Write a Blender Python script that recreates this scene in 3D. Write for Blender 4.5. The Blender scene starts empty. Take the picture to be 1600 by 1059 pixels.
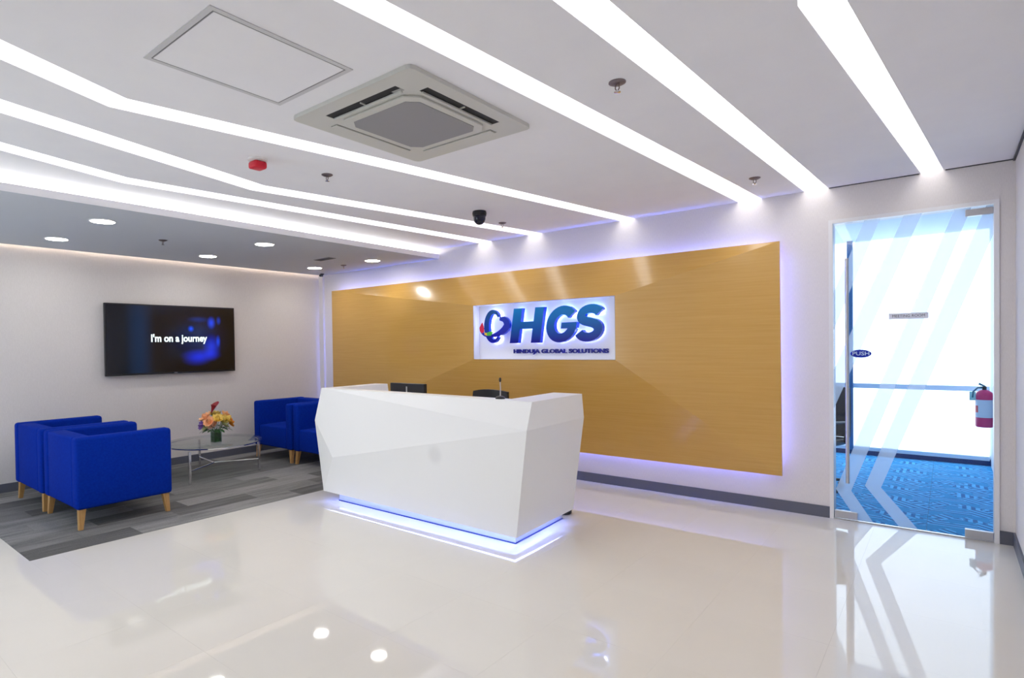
import bpy, bmesh, math, random
from mathutils import Vector, Matrix
rnd = random.Random(7)
SC = bpy.context.scene
COL = SC.collection

# ------------------------------------------------------------------ camera
R_ = Vector((0.76302, 0.64622, -0.01446)).normalized()
F_ = Vector((-0.64639, 0.76288, -0.01474)).normalized()
U_ = R_.cross(F_).normalized(); R_ = F_.cross(U_).normalized()
cd = bpy.data.cameras.new('camera'); cam = bpy.data.objects.new('camera', cd); COL.objects.link(cam)
m = Matrix.Identity(4)
for i in range(3):
    m[i][0] = R_[i]; m[i][1] = U_[i]; m[i][2] = -F_[i]
m[2][3] = 1.45
cam.matrix_world = m
cd.sensor_width = 36; cd.lens = 910.98 / 1600 * 36
cd.shift_x = (800 - 708.777) / 1600; cd.shift_y = (553.512 - 529.5) / 1600
cd.clip_start = 0.02
SC.camera = cam
# ------------------------------------------------------------------ world, exposure
w = bpy.data.worlds.new('world'); SC.world = w; w.use_nodes = True
w.node_tree.nodes['Background'].inputs[0].default_value = (0.62, 0.78, 1.0, 1)
w.node_tree.nodes['Background'].inputs[1].default_value = 1.2
vs = SC.view_settings; vs.view_transform = 'Standard'; vs.look = 'None'; vs.gamma = 1; vs.use_curve_mapping = False
vs.exposure = 0.0
try:
    SC.cycles.use_denoising = True; SC.cycles.max_bounces = 10; SC.cycles.diffuse_bounces = 6; SC.cycles.transparent_max_bounces = 16
    SC.cycles.sample_clamp_indirect = 8; SC.cycles.caustics_reflective = False; SC.cycles.caustics_refractive = False
except Exception: pass
# light levels (the lamps themselves are built further down)
STRIP = 5.4      # recessed linear ceiling lights
COVE = 60.0      # cove led
BLUE = 74.0      # blue leds behind wall panel
UNDER = 30.0     # led under desk
DOWN = 60.0       # downlights
DAY = 3.6        # daylit blinds of the meeting room

# ------------------------------------------------------------------ materials
def mat(name, col, rough=0.5, metal=0.0, emit=None, es=0.0, trans=0.0, ior=1.45, coat=0.0, spec=None):
    mt = bpy.data.materials.new(name); mt.use_nodes = True
    b = mt.node_tree.nodes['Principled BSDF']
    b.inputs['Base Color'].default_value = (*col, 1); b.inputs['Roughness'].default_value = rough
    b.inputs['Metallic'].default_value = metal; b.inputs['IOR'].default_value = ior
    b.inputs['Transmission Weight'].default_value = trans; b.inputs['Coat Weight'].default_value = coat
    if spec is not None: b.inputs['Specular IOR Level'].default_value = spec
    if emit: b.inputs['Emission Color'].default_value = (*emit, 1); b.inputs['Emission Strength'].default_value = es
    return mt
def nodes(mt): return mt.node_tree.nodes, mt.node_tree.links, mt.node_tree.nodes['Principled BSDF']
def grain(mt, scale=(1, 1, 1), c0=None, c1=None, nscale=5.0, detail=6, bump=0.0, bdist=0.002, lo=0.3, hi=0.7, rough=0.6):
    """noise driven colour between c0 and c1, optional bump"""
    N, L, b = nodes(mt)
    tc = N.new('ShaderNodeTexCoord'); mp = N.new('ShaderNodeMapping'); mp.inputs['Scale'].default_value = scale
    no = N.new('ShaderNodeTexNoise'); no.inputs['Scale'].default_value = nscale; no.inputs['Detail'].default_value = detail; no.inputs['Roughness'].default_value = rough
    cr = N.new('ShaderNodeValToRGB'); e = cr.color_ramp.elements
    e[0].position = lo; e[1].position = hi; e[0].color = (*c0, 1); e[1].color = (*c1, 1)
    L.new(tc.outputs['Object'], mp.inputs[0]); L.new(mp.outputs[0], no.inputs['Vector']); L.new(no.outputs[0], cr.inputs[0]); L.new(cr.outputs[0], b.inputs['Base Color'])
    if bump:
        bp = N.new('ShaderNodeBump'); bp.inputs['Strength'].default_value = bump; bp.inputs['Distance'].default_value = bdist
        L.new(no.outputs[0], bp.inputs['Height']); L.new(bp.outputs[0], b.inputs['Normal'])
    return mt
M = {}
M['paint'] = grain(mat('ceiling_paint', (.74, .74, .77), .9), (1, 1, 1), (.86, .86, .90), (.89, .89, .92), 3)
M['paper'] = grain(mat('wallpaper', (.62, .58, .56), .85), (90, 90, 9), (.70, .66, .645), (.78, .74, .725), 4, bump=.15, bdist=.0015)
M['wood'] = grain(mat('maple_veneer', (.6, .35, .12), .30, coat=.8), (1.2, 1.2, 45), (.575, .32, .062), (.635, .368, .09), 1.6, 7, lo=.25, hi=.75)
nodes(M['wood'])[2].inputs['Coat Roughness'].default_value = .13
M['tile'] = grain(mat('glossy_porcelain', (.66, .62, .57), .035, ior=1.56), (1, 1, 1), (.725, .695, .63), (.745, .715, .65), 1.5)
M['grout'] = mat('tile_joint', (.70, .67, .61), .1)
M['white'] = mat('white_solid_surface', (.80, .80, .795), .28, coat=.1)
M['white_trim'] = mat('white_painted_frame', (.80, .79, .80), .4)
M['base'] = mat('grey_baseboard', (.115, .12, .15), .5)
M['black'] = mat('black_plastic', (.012, .012, .016), .35)
M['screen'] = mat('screen_glass', (.004, .004, .008), .08)
M['chrome'] = mat('polished_steel', (.75, .75, .77), .12, 1.0)
M['steel'] = mat('brushed_steel', (.55, .55, .57), .35, 1.0)
M['fabric'] = grain(mat('royal_blue_fabric', (.005, .03, .5), .9, spec=.12), (1, 1, 1), (.0, .018, .26), (.0, .028, .34), 60, bump=.2, bdist=.001)
try: nodes(M['fabric'])[2].inputs['Sheen Weight'].default_value = .0
except Exception: pass
M['legwood'] = grain(mat('beech_legs', (.5, .28, .1), .4), (12, 12, 1.5), (.42, .22, .07), (.58, .34, .13), 6)
M['ac'] = mat('warm_white_plastic', (.60, .60, .565), .45)
M['ac_grille'] = mat('grey_mesh_grille', (.30, .30, .31), .6)
M['dark'] = mat('dark_gap', (.02, .02, .022), .7)
M['gap'] = mat('shadow_gap_trim', (.08, .08, .09), .7)
M['red'] = mat('red_plastic', (.65, .008, .03), .3)
M['extred'] = mat('red_cylinder_paint', (.75, .02, .16), .3)
M['label'] = mat('paper_label', (.75, .8, .85), .5)
def emis(name, col, s):
    mt = bpy.data.materials.new(name); mt.use_nodes = True; N = mt.node_tree.nodes; L = mt.node_tree.links
    for n in list(N): N.remove(n)
    e = N.new('ShaderNodeEmission'); e.inputs[0].default_value = (*col, 1); e.inputs[1].default_value = s
    o = N.new('ShaderNodeOutputMaterial'); L.new(e.outputs[0], o.inputs[0]); return mt
M['strip'] = emis('linear_light_diffuser', (1, .98, .975), STRIP)
M['cove'] = emis('cove_led', (1, .97, .93), COVE)
M['warm'] = emis('warm_led', (1, .83, .66), 16.0)
M['blue'] = emis('blue_led', (.15, .22, 1), BLUE)
M['under'] = emis('cool_blue_led', (.30, .38, 1), UNDER)
M['down'] = emis('downlight_diffuser', (1, .97, .92), DOWN)
M['halo'] = emis('sign_halo_led', (.66, .74, 1), 45)
def thin_glass(name, tint, frost=0.0, fcol=(.8, .9, 1)):
    mt = bpy.data.materials.new(name); mt.use_nodes = True; N = mt.node_tree.nodes; L = mt.node_tree.links
    for n in list(N): N.remove(n)
    t = N.new('ShaderNodeBsdfTransparent'); t.inputs[0].default_value = (*tint, 1)
    g = N.new('ShaderNodeBsdfGlossy'); g.inputs['Roughness'].default_value = .02
    lw = N.new('ShaderNodeLayerWeight'); lw.inputs[0].default_value = .5
    pw = N.new('ShaderNodeMath'); pw.operation = 'POWER'; pw.inputs[1].default_value = 4; L.new(lw.outputs['Facing'], pw.inputs[0])
    fr = N.new('ShaderNodeMath'); fr.operation = 'MULTIPLY_ADD'; fr.inputs[1].default_value = .7; fr.inputs[2].default_value = .03; L.new(pw.outputs[0], fr.inputs[0])
    mx = N.new('ShaderNodeMixShader'); L.new(fr.outputs[0], mx.inputs[0]); L.new(t.outputs[0], mx.inputs[1]); L.new(g.outputs[0], mx.inputs[2])
    out = mx
    if frost:
        d = N.new('ShaderNodeBsdfDiffuse'); d.inputs[0].default_value = (*fcol, 1)
        tr = N.new('ShaderNodeBsdfTranslucent'); tr.inputs[0].default_value = (*fcol, 1)
        a = N.new('ShaderNodeMixShader'); a.inputs[0].default_value = .8; L.new(d.outputs[0], a.inputs[1]); L.new(tr.outputs[0], a.inputs[2])
        b = N.new('ShaderNodeMixShader'); b.inputs[0].default_value = frost; L.new(t.outputs[0], b.inputs[1]); L.new(a.outputs[0], b.inputs[2]); out = b
    o = N.new('ShaderNodeOutputMaterial'); L.new(out.outputs[0], o.inputs[0]); return mt
M['glass'] = thin_glass('clear_glass', (.93, .965, 1.0))
M['table_glass'] = thin_glass('table_glass', (.90, .95, .935))
M['frost'] = thin_glass('frosted_film', (.95, .97, 1), .42, (.93, .96, 1))

# ------------------------------------------------------------------ mesh helpers
class MB:
    def __init__(s): s.v = []; s.f = []
    def add(s, vs_, fs):
        n = len(s.v); s.v += [tuple(p) for p in vs_]; s.f += [tuple(i + n for i in f) for f in fs]; return s
    def box(s, x0, x1, y0, y1, z0, z1):
        return s.add([(x0, y0, z0), (x1, y0, z0), (x1, y1, z0), (x0, y1, z0), (x0, y0, z1), (x1, y0, z1), (x1, y1, z1), (x0, y1, z1)],
                     [(0, 3, 2, 1), (4, 5, 6, 7), (0, 1, 5, 4), (1, 2, 6, 5), (2, 3, 7, 6), (3, 0, 4, 7)])
    def prism(s, poly, a0, a1, axis='z'):
        def P(p, a): return {'z': (p[0], p[1], a), 'y': (p[0], a, p[1]), 'x': (a, p[0], p[1])}[axis]
        n = len(poly)
        return s.add([P(p, a0) for p in poly] + [P(p, a1) for p in poly],
                     [tuple(range(n))[::-1], tuple(range(n, 2 * n))] + [(i, (i + 1) % n, n + (i + 1) % n, n + i) for i in range(n)])
    def lathe(s, prof, c=(0, 0, 0), n=24, caps=True):
        base = len(s.v)
        for r, z in prof:
            for k in range(n):
                a = 2 * math.pi * k / n; s.v.append((c[0] + r * math.cos(a), c[1] + r * math.sin(a), c[2] + z))
        for i in range(len(prof) - 1):
            for k in range(n):
                k2 = (k + 1) % n; s.f.append((base + i * n + k, base + i * n + k2, base + (i + 1) * n + k2, base + (i + 1) * n + k))
        if caps:
            s.f.append(tuple(base + k for k in range(n))[::-1]); s.f.append(tuple(base + (len(prof) - 1) * n + k for k in range(n)))
        return s
    def tube(s, pts, r, n=10, r1=None):
        base = len(s.v); P = [Vector(p) for p in pts]; ref = None
        for i, p in enumerate(P):
            t = (P[min(i + 1, len(P) - 1)] - P[max(i - 1, 0)]).normalized()
            if ref is None: ref = t.orthogonal().normalized()
            ref = (ref - t * ref.dot(t)).normalized(); bn = t.cross(ref)
            rr = r if r1 is None else r + (r1 - r) * i / max(1, len(P) - 1)
            for k in range(n):
                a = 2 * math.pi * k / n; s.v.append(tuple(p + (ref * math.cos(a) + bn * math.sin(a)) * rr))
        for i in range(len(P) - 1):
            for k in range(n):
                k2 = (k + 1) % n; s.f.append((base + i * n + k, base + i * n + k2, base + (i + 1) * n + k2, base + (i + 1) * n + k))
        s.f.append(tuple(base + k for k in range(n))[::-1]); s.f.append(tuple(base + (len(P) - 1) * n + k for k in range(n)))
        return s
    def mesh(s, name, bevel=0, seg=2):
        me = bpy.data.meshes.new(name); me.from_pydata(s.v, [], s.f)
        bm = bmesh.new(); bm.from_mesh(me)
        bmesh.ops.recalc_face_normals(bm, faces=bm.faces)
        if bevel: bmesh.ops.bevel(bm, geom=list(bm.edges), offset=bevel, segments=seg, profile=.5, affect='EDGES', clamp_overlap=True)
        bm.to_mesh(me); bm.free(); return me
def link(name, me, mt, parent=None, loc=(0, 0, 0), rz=0, smooth=False):
    o = bpy.data.objects.new(name, me); COL.objects.link(o)
    if mt is not None and not me.materials: me.materials.append(mt)
    if smooth:
        me.shade_smooth(); me.set_sharp_from_angle(angle=math.radians(smooth if smooth is not True else 40))
    if parent: o.parent = parent
    o.location = loc; o.rotation_euler = (0, 0, rz); return o
def obj(name, mb, mt, parent=None, bevel=0, seg=2, smooth=False, loc=(0, 0, 0), rz=0):
    return link(name, mb.mesh(name, bevel, seg), mt, parent, loc, rz, smooth)
def thing(name, label, cat, loc=(0, 0, 0), rz=0, group=None):
    o = bpy.data.objects.new(name, None); o.empty_display_size = .1; COL.objects.link(o); o.location = loc; o.rotation_euler = (0, 0, rz)
    tag(o, label, cat, group); return o
def tag(o, label, cat, group=None):
    o['label'] = label; o['category'] = cat
    if group: o['group'] = group
    return o
def struct(name, mb, mt, **k):
    o = obj(name, mb, mt, **k); o['kind'] = 'structure'; return o
def sempty(name, loc=(0, 0, 0)):
    o = bpy.data.objects.new(name, None); COL.objects.link(o); o.location = loc; o['kind'] = 'structure'; return o
def dup(root, loc, rz, label, group=None):
    r = root.copy(); COL.objects.link(r); r.location = loc; r.rotation_euler = (0, 0, rz); r['label'] = label
    if group: r['group'] = group
    for ch in list(root.children):
        c = ch.copy(); COL.objects.link(c); c.parent = r
        for g in ch.children:
            d = g.copy(); COL.objects.link(d); d.parent = c
    return r
def text_mesh(name, txt, size, depth=.001, bold=0.0, shear=0.0, align='CENTER', wscale=1.0, spacing=1.0):
    cu = bpy.data.curves.new(name, 'FONT'); cu.body = txt; cu.size = size; cu.extrude = depth; cu.offset = bold; cu.shear = shear
    cu.align_x = align; cu.align_y = 'CENTER'; cu.resolution_u = 3; cu.space_character = spacing
    o = bpy.data.objects.new(name, cu); COL.objects.link(o)
    dg = bpy.context.evaluated_depsgraph_get(); me = bpy.data.meshes.new_from_object(o.evaluated_get(dg))
    bpy.data.objects.remove(o); me.name = name
    me.transform(Matrix.Diagonal((wscale, 1, 1, 1)))
    me.materials.clear(); return me
FACE_NEG_Y = Matrix.Rotation(math.radians(90), 4, 'X')       # text plane facing -Y (towards the camera from the back wall)
FACE_POS_X = Matrix.Rotation(math.radians(90), 4, 'Z') @ FACE_NEG_Y

XL, XR, YB, YF, ZC, ZS = -7.44, 0.36, 5.60, -2.4, 2.685, 2.56
# ------------------------------------------------------------------ floor (tiles are parts)
floor = struct('floor', MB().box(XL - .1, XR + .1, YF - .1, YB + .1, -.10, -.0012), M['grout'])
TX, TY, X0, Y0 = .573, .638, .139, 3.246
tile_me = MB().box(-TX / 2 + .0002, TX / 2 - .0002, -TY / 2 + .0002, TY / 2 - .0002, -.001, 0).mesh('tile'); tile_me.materials.append(M['tile'])
xs = [X0 + TX * k for k in range(-14, 2)]; ys = [Y0 + TY * k for k in range(-9, 5)]
CARX, CARY = -4.86, 1.155
for i in range(len(xs) - 1):
    for j in range(len(ys) - 1):
        xa, xb, ya, yb = max(xs[i], XL), min(xs[i + 1], XR), max(ys[j], YF), min(ys[j + 1], YB)
        if xb - xa < .01 or yb - ya < .01: continue
        full = xb - xa > TX - .001 and yb - ya > TY - .001
        cut = xa < CARX and yb > CARY
        if cut:
            if xb <= CARX and ya >= CARY: continue
            mb = MB(); g = .0002
            if xb > CARX: mb.box(CARX, xb - g, max(ya, CARY) + g, yb - g, -.001, 0)
            if ya < CARY: mb.box(xa + g, xb - g, ya + g, min(yb, CARY), -.001, 0)
            obj('tile', mb, M['tile'], floor)
        elif full: link('tile', tile_me, None, floor, ((xa + xb) / 2, (ya + yb) / 2, 0))
        else: obj('tile', MB().box(xa + .0002, xb - .0002, ya + .0002, yb - .0002, -.001, 0), M['tile'], floor)
# carpet inlay of plank tiles
carp = thing('carpet', 'grey carpet inlay of striped planks under the blue seating area', 'carpet', (0, 0, 0))
cmats = []
for k, (c, s) in enumerate([(.115, 0), (.15, 0), (.19, 0), (.085, 0), (.135, 1), (.17, 2), (.10, 2), (.075, 1)]):
    mt = mat('carpet_pile', (c, c, c), .95); N, L, b = nodes(mt)
    tc = N.new('ShaderNodeTexCoord'); mp = N.new('ShaderNodeMapping'); mp.inputs['Scale'].default_value = (9, 1.3, 1) if s == 0 else (60, 1.5, 1)
    mp.inputs['Location'].default_value = (k * 3.1, k * 1.7, 0)
    no = N.new('ShaderNodeTexNoise'); no.inputs['Scale'].default_value = 1.6; no.inputs['Detail'].default_value = 3
    n2 = N.new('ShaderNodeTexNoise'); n2.inputs['Scale'].default_value = 150; n2.inputs['Detail'].default_value = 2
    ad = N.new('ShaderNodeMath'); ad.operation = 'MULTIPLY_ADD'; ad.inputs[1].default_value = .6; 
    cr = N.new('ShaderNodeValToRGB'); a = 1 if s == 0 else .75 if s == 1 else .85
    cr.color_ramp.elements[0].position = .45; cr.color_ramp.elements[1].position = .95
    cr.color_ramp.elements[0].color = (c * .72 * a, c * .71 * a, c * .70 * a, 1); cr.color_ramp.elements[1].color = (c * 1.75, c * 1.71, c * 1.66, 1)
    L.new(tc.outputs['Object'], mp.inputs[0]); L.new(mp.outputs[0], no.inputs['Vector']); L.new(tc.outputs['Object'], n2.inputs['Vector'])
    L.new(n2.outputs[0], ad.inputs[0]); L.new(no.outputs[0], ad.inputs[2]); L.new(ad.outputs[0], cr.inputs[0]); L.new(cr.outputs[0], b.inputs['Base Color'])
    bp = N.new('ShaderNodeBump'); bp.inputs['Strength'].default_value = .5; bp.inputs['Distance'].default_value = .003; L.new(n2.outputs[0], bp.inputs['Height']); L.new(bp.outputs[0], b.inputs['Normal'])
    cmats.append(mt)
PW, PL = .258, .75
for i in range(11):
    xa = CARX - PW * (i + 1); xb = xa + PW; xa = max(xa, XL)
    if xb - xa < .02: continue
    y = CARY; off = [1.0, .55, .8, .3, .95, .45, .7, .25, .9, .5, .75][i] * PL; last = 0
    while y < YB - .01:
        y1 = min(y + off, YB); off = PL
        k = last if rnd.random() < .35 else rnd.choice([0, 1, 2, 3, 4, 5, 6, 7, 0, 3]); last = k
        if i == 0 and y == CARY: k = 7
        obj('plank', MB().box(xa + .0008, xb - .0008, y + .0008, y1 - .0008, -.006, .0015 + .001 * rnd.random()), cmats[k], carp)
        y = y1
# ------------------------------------------------------------------ walls
DX0, DX1, DZ = -.735, .278, 2.42
wb = MB().box(XL - .1, DX0, YB, YB + .12, 0, 2.95).box(DX0, DX1, YB, YB + .12, DZ, 2.95).box(DX1, XR + .1, YB, YB + .12, 0, 2.95)
struct('wall_back', wb, M['paper'])
struct('wall_left', MB().box(XL - .1, XL, YF - .1, YB, 0, 2.95), M['paper'])
struct('wall_right', MB().box(XR, XR + .1, YF - .1, YB, 0, 2.95), M['paper'])
# front wall behind the viewpoint with a wide window at its left end
wf = MB().box(XL, XR, YF - .1, YF, 2.4, 2.95).box(XL, XR, YF - .1, YF, 0, .1).box(-4.4, XR, YF - .1, YF, .1, 2.4).box(XL, -7.2, YF - .1, YF, .1, 2.4)
struct('wall_front', wf, M['paper'])
M['daywin'] = emis('daylit_front_blind', (.72, .87, 1), 4.0)
struct('window_2', MB().box(-7.2, -4.4, YF - .09, YF - .07, .1, 2.4), M['daywin'])
struct('baseboard_back', MB().box(XL, DX0 - .001, YB - .012, YB, 0, .092).box(DX1 + .001, XR, YB - .012, YB, 0, .092), M['base'])
struct('baseboard_left', MB().box(XL, XL + .012, YF, YB - .012, 0, .092), M['base'])
struct('baseboard_right', MB().box(XR - .012, XR, YF, YB - .012, 0, .092), M['base'])
# slim pilaster at the left end of the back wall
struct('trim_1', MB().box(XL, XL + .10, YB - .035, YB, .092, ZS), M['paper'])
# ------------------------------------------------------------------ ceiling with slots
def back(x, y, s): return (x + (y - YF) * s, YF)
SLOT = [  # left edge (from back wall to front), right edge; bends where the strips bend
    ([(-.15, YB), (-.42, 2.49), back(-.42, 2.49, .16)], [(-.02, YB), (-.30, 2.30), back(-.30, 2.30, .16)]),
    ([(-.905, YB), (-1.08, 1.85), (-1.10, 1.30), back(-1.10, 1.30, .20)], [(-.735, YB), (-.93, 1.95), (-.96, 1.35), back(-.96, 1.35, .20)]),
    ([(-1.415, YB), (-1.67, 1.25), back(-1.67, 1.25, .2)], [(-1.225, YB), (-1.54, 1.30), back(-1.54, 1.30, .2)]),
    ([(-2.52, YB), (-3.24, 1.15), back(-3.24, 1.15, .40)], [(-2.36, YB), (-3.07, 1.17), back(-3.07, 1.17, .40)]),
    ([(-3.61, YB), (-4.14, 2.47), back(-4.14, 2.47, .25)], [(-3.43, YB), (-3.95, 2.47), back(-3.95, 2.47, .25)]),
    ([(-4.32, YB), (-4.64, 1.72), back(-4.64, 1.72, .29)], [(-4.13, YB), (-4.47, 1.70), back(-4.47, 1.70, .29)]),
]
regs = []; prev = [(XR, YB), (XR, YF)]
for lft, rgt in SLOT:
    regs.append(list(prev) + list(reversed(rgt))); prev = lft
regs.append(list(prev) + [(XL, YF), (XL, YB)])
ceil = MB()
from mathutils.geometry import tessellate_polygon
for poly in regs:
    n = len(poly); b0 = len(ceil.v)
    ceil.v += [(x, y, ZC) for x, y in poly] + [(x, y, ZC + .13) for x, y in poly]
    for t in tessellate_polygon([[Vector((x, y, 0)) for x, y in poly]]):
        ceil.f.append(tuple(b0 + i for i in t)); ceil.f.append(tuple(b0 + n + i for i in reversed(t)))
    for i in range(n): ceil.f.append((b0 + i, b0 + (i + 1) % n, b0 + n + (i + 1) % n, b0 + n + i))
ceil.box(XL, XR, YF, YB, ZC + .20, ZC + .25)
struct('ceiling', ceil, M['paint'])
struct('trim_2', MB().box(XR - .012, XR, YF, YB, ZC - .014, ZC), M['gap'])
struct('trim_3', MB().box(-.01, XR - .012, YB - .006, YB, ZC - .007, ZC).box(-.73, -.16, YB - .006, YB, ZC - .007, ZC), M['gap'])
SLAB = ['bright linear ceiling light nearest the right wall, ending above the glass door', 'bright linear ceiling light ending just left of the glass door frame',
        'long bright linear ceiling light to the right of the square air conditioner', 'bent linear ceiling light between the square air conditioner and the red alarm',
        'bent linear ceiling light left of the black dome camera, second from the dropped ceiling', 'thin bent linear ceiling light right beside the glowing cove']
for (lft, rgt), lab in zip(SLOT, SLAB):
    t = thing('linear_ceiling_light', lab, 'light', (0, 0, ZC + .13), group='linear lights recessed in the white ceiling')
    def strip_mb(z0, z1, e):
        mb = MB(); n = len(lft)
        L2 = [(x - e, y) for x, y in lft]; R2 = [(x + e, y) for x, y in rgt]
        for i in range(n - 1): mb.prism([L2[i], R2[i], R2[i + 1], L2[i + 1]], z0, z1)
        return mb
    obj('diffuser', strip_mb(.001, .008, .01), M['strip'], t)
    obj('housing', strip_mb(.012, .06, .012), M['white_trim'], t)
# dropped ceiling over the seating area with lip and cove led
sf = MB().box(-7.36, -4.96, YF, YB - .012, ZS, ZS + .02).box(-4.975, -4.96, YF, YB - .012, ZS + .02, ZS + .052)
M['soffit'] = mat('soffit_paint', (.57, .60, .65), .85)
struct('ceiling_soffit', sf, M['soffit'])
struct('trim_4', MB().box(-4.96, -4.955, YF, YB - .012, ZS + .001, ZS + .058), M['paint'])  # lip face in whiter paint; glare from the cove put into its colour
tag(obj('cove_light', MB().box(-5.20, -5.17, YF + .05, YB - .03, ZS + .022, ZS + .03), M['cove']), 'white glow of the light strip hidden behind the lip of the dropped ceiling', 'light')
tag(obj('slot_light', MB().box(-7.35, -7.335, YF + .05, YB - .05, ZS + .022, ZS + .03), M['warm']), 'warm light strip hidden in the slot where the dropped ceiling meets the television wall', 'light')

# ------------------------------------------------------------------ glass door
door = sempty('door_1', (0, YB, 0))
fw = .028
obj('door_frame', MB().box(DX0, DX0 + fw, -.012, .12, 0, DZ).box(DX1 - fw, DX1, -.012, .12, 0, DZ).box(DX0 + fw, DX1 - fw, -.012, .12, DZ - fw, DZ), M['white_trim'], door)
GX0, GX1, GZ0, GZ1 = DX0 + fw + .004, DX1 - fw - .004, .012, DZ - fw - .006
gl = obj('glass_leaf', MB().box(GX0, GX1, .002, .012, GZ0, GZ1), M['glass'], door)
def clip(poly, x0, x1, z0, z1):
    def cl(P, f):
        out = []
        for i in range(len(P)):
            a, b = P[i], P[(i + 1) % len(P)]; fa, fb = f(a), f(b)
            if fa >= 0: out.append(a)
            if fa * fb < 0: t = fa / (fa - fb); out.append((a[0] + (b[0] - a[0]) * t, a[1] + (b[1] - a[1]) * t))
        return out
    for f in (lambda p: p[0] - x0, lambda p: x1 - p[0], lambda p: p[1] - z0, lambda p: z1 - p[1]): poly = cl(poly, f)
    return poly
def stripe(xt_l, xt_r, xv_l, xv_r, zv, xb_l=None, xb_r=None):
    """stripe leaning from the top down-left to a vertex at zv then down-right"""
    k = (GZ1 - zv)
    P = [(xt_l, GZ1), (xt_r, GZ1), (xv_r, zv)]
    up = [(xt_l, GZ1), (xt_r, GZ1), (xv_r, zv), (xv_l, zv)]
    mb = MB(); a = clip(up, GX0, GX1, GZ0, GZ1)
    if len(a) > 2: mb.prism(a, -.0012, .0012, 'y')
    if xb_l is not None:
        b = clip([(xv_l, zv), (xv_r, zv), (xb_r, GZ0), (xb_l, GZ0)], GX0, GX1, GZ0, GZ1)
        if len(b) > 2: mb.prism(b, -.0012, .0012, 'y')
    obj('frosted_stripe', mb, M['frost'], gl)
stripe(-.497, -.398, -1.30, -1.17, .23)
stripe(-.252, -.145, -1.08, -.955, .23)
stripe(.040, .131, -.693, -.590, .243, -.553, -.447)
stripe(.211, .318, -.500, -.397, .297, -.285, -.172)
for x0, x1, z0, z1 in ((.098, GX1 + .002, 2.324, 2.372), (.094, GX1 + .002, .012, .070), (-.703, -.548, .014, .073)):
    obj('patch_fitting', MB().box(x0, x1, -.012, .026, z0, z1), M['steel'], door, bevel=.003)
obj('floor_seal', MB().box(DX0 + fw, DX1 - fw, -.004, .02, 0, .008), M['steel'], door)
h = obj('pull_handle', MB().tube([(-.607, -.06, .312), (-.607, -.06, 2.095)], .0135, 14), M['steel'], door, smooth=True)
for z in (.5, 1.2, 1.9): obj('handle_mount', MB().tube([(-.607, -.06, z), (-.607, .004, z)], .008, 10), M['chrome'], h, smooth=True)
# push sticker
pm = MB(); el = [(-.523 + .069 * math.cos(a * math.pi / 20), 1.341 + .032 * math.sin(a * math.pi / 20)) for a in range(40)]
pm.prism(el, -.003, -.001, 'y'); pb = mat('push_blue', (.0, .02, .42), .4)
ps = obj('push_sticker', pm, pb, door)
me = text_mesh('lettering', 'PUSH', .042, .0003, .0006, wscale=1.15); me.transform(Matrix.Translation((-.523, -.0035, 1.341)) @ FACE_NEG_Y)
link('lettering', me, mat('sticker_letters', (.55, .7, .9), .5), ps)
sg = obj('room_sign', MB().box(-.344, -.107, -.006, -.001, 1.604, 1.649), mat('sign_grey', (.72, .74, .85), .4), door)
me = text_mesh('lettering', 'MEETING ROOM', .028, .0003, 0, wscale=.95); me.transform(Matrix.Translation((-.2255, -.0065, 1.6265)) @ FACE_NEG_Y)
link('lettering', me, mat('sign_letters', (.08, .08, .11), .5), sg)

# ------------------------------------------------------------------ meeting room beyond the door
MY, MXL, MXR, MZ = 9.0, -3.2, .375, 2.70
mfl = sempty('floor_meeting'); 
M['mcarpet'] = []
for k in range(4):
    mt = mat('blue_loop_carpet', (.05, .2, .5), .95); N, L, b = nodes(mt)
    tc = N.new('ShaderNodeTexCoord'); vo = N.new('ShaderNodeTexVoronoi'); vo.inputs['Scale'].default_value = 3.6 + .5 * k; vo.voronoi_dimensions = '2D'
    try: vo.distance = 'CHEBYCHEV'
    except Exception: pass
    # each cell gets its own hatch direction
    sep = N.new('ShaderNodeSeparateColor'); L.new(vo.outputs['Color'], sep.inputs[0])
    qa = N.new('ShaderNodeMath'); qa.operation = 'MULTIPLY'; qa.inputs[1].default_value = 4; fl = N.new('ShaderNodeMath'); fl.operation = 'FLOOR'
    an = N.new('ShaderNodeMath'); an.operation = 'MULTIPLY'; an.inputs[1].default_value = .785
    L.new(sep.outputs[0], qa.inputs[0]); L.new(qa.outputs[0], fl.inputs[0]); L.new(fl.outputs[0], an.inputs[0])
    vr = N.new('ShaderNodeVectorRotate'); vr.rotation_type = 'Z_AXIS'; L.new(an.outputs[0], vr.inputs['Angle']); L.new(tc.outputs['Object'], vr.inputs['Vector'])
    wv = N.new('ShaderNodeTexWave'); wv.inputs['Scale'].default_value = 5.4; L.new(vr.outputs[0], wv.inputs['Vector'])
    cr = N.new('ShaderNodeValToRGB'); e = cr.color_ramp.elements; e[0].position = .4; e[1].position = .6; e[0].color = (.0, .14, .38, 1); e[1].color = (.08, .48, .82, 1)
    # only some cells are hatched
    gt = N.new('ShaderNodeMath'); gt.operation = 'GREATER_THAN'; gt.inputs[1].default_value = .25; L.new(sep.outputs[1], gt.inputs[0])
    mx = N.new('ShaderNodeMix'); mx.data_type = 'RGBA'; L.new(gt.outputs[0], mx.inputs['Factor']); mx.inputs[6].default_value = (.005, .28, .58, 1)
    L.new(wv.outputs[0], cr.inputs[0]); L.new(cr.outputs[0], mx.inputs[7]); L.new(mx.outputs[2], b.inputs['Base Color']); M['mcarpet'].append(mt)
yy = YB + .0
mts = [MB().box(.001, .499, .001, .499, -.01, .0).mesh('carpet_tile') for _ in range(4)]
for k in range(4): mts[k].materials.append(M['mcarpet'][k])
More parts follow.
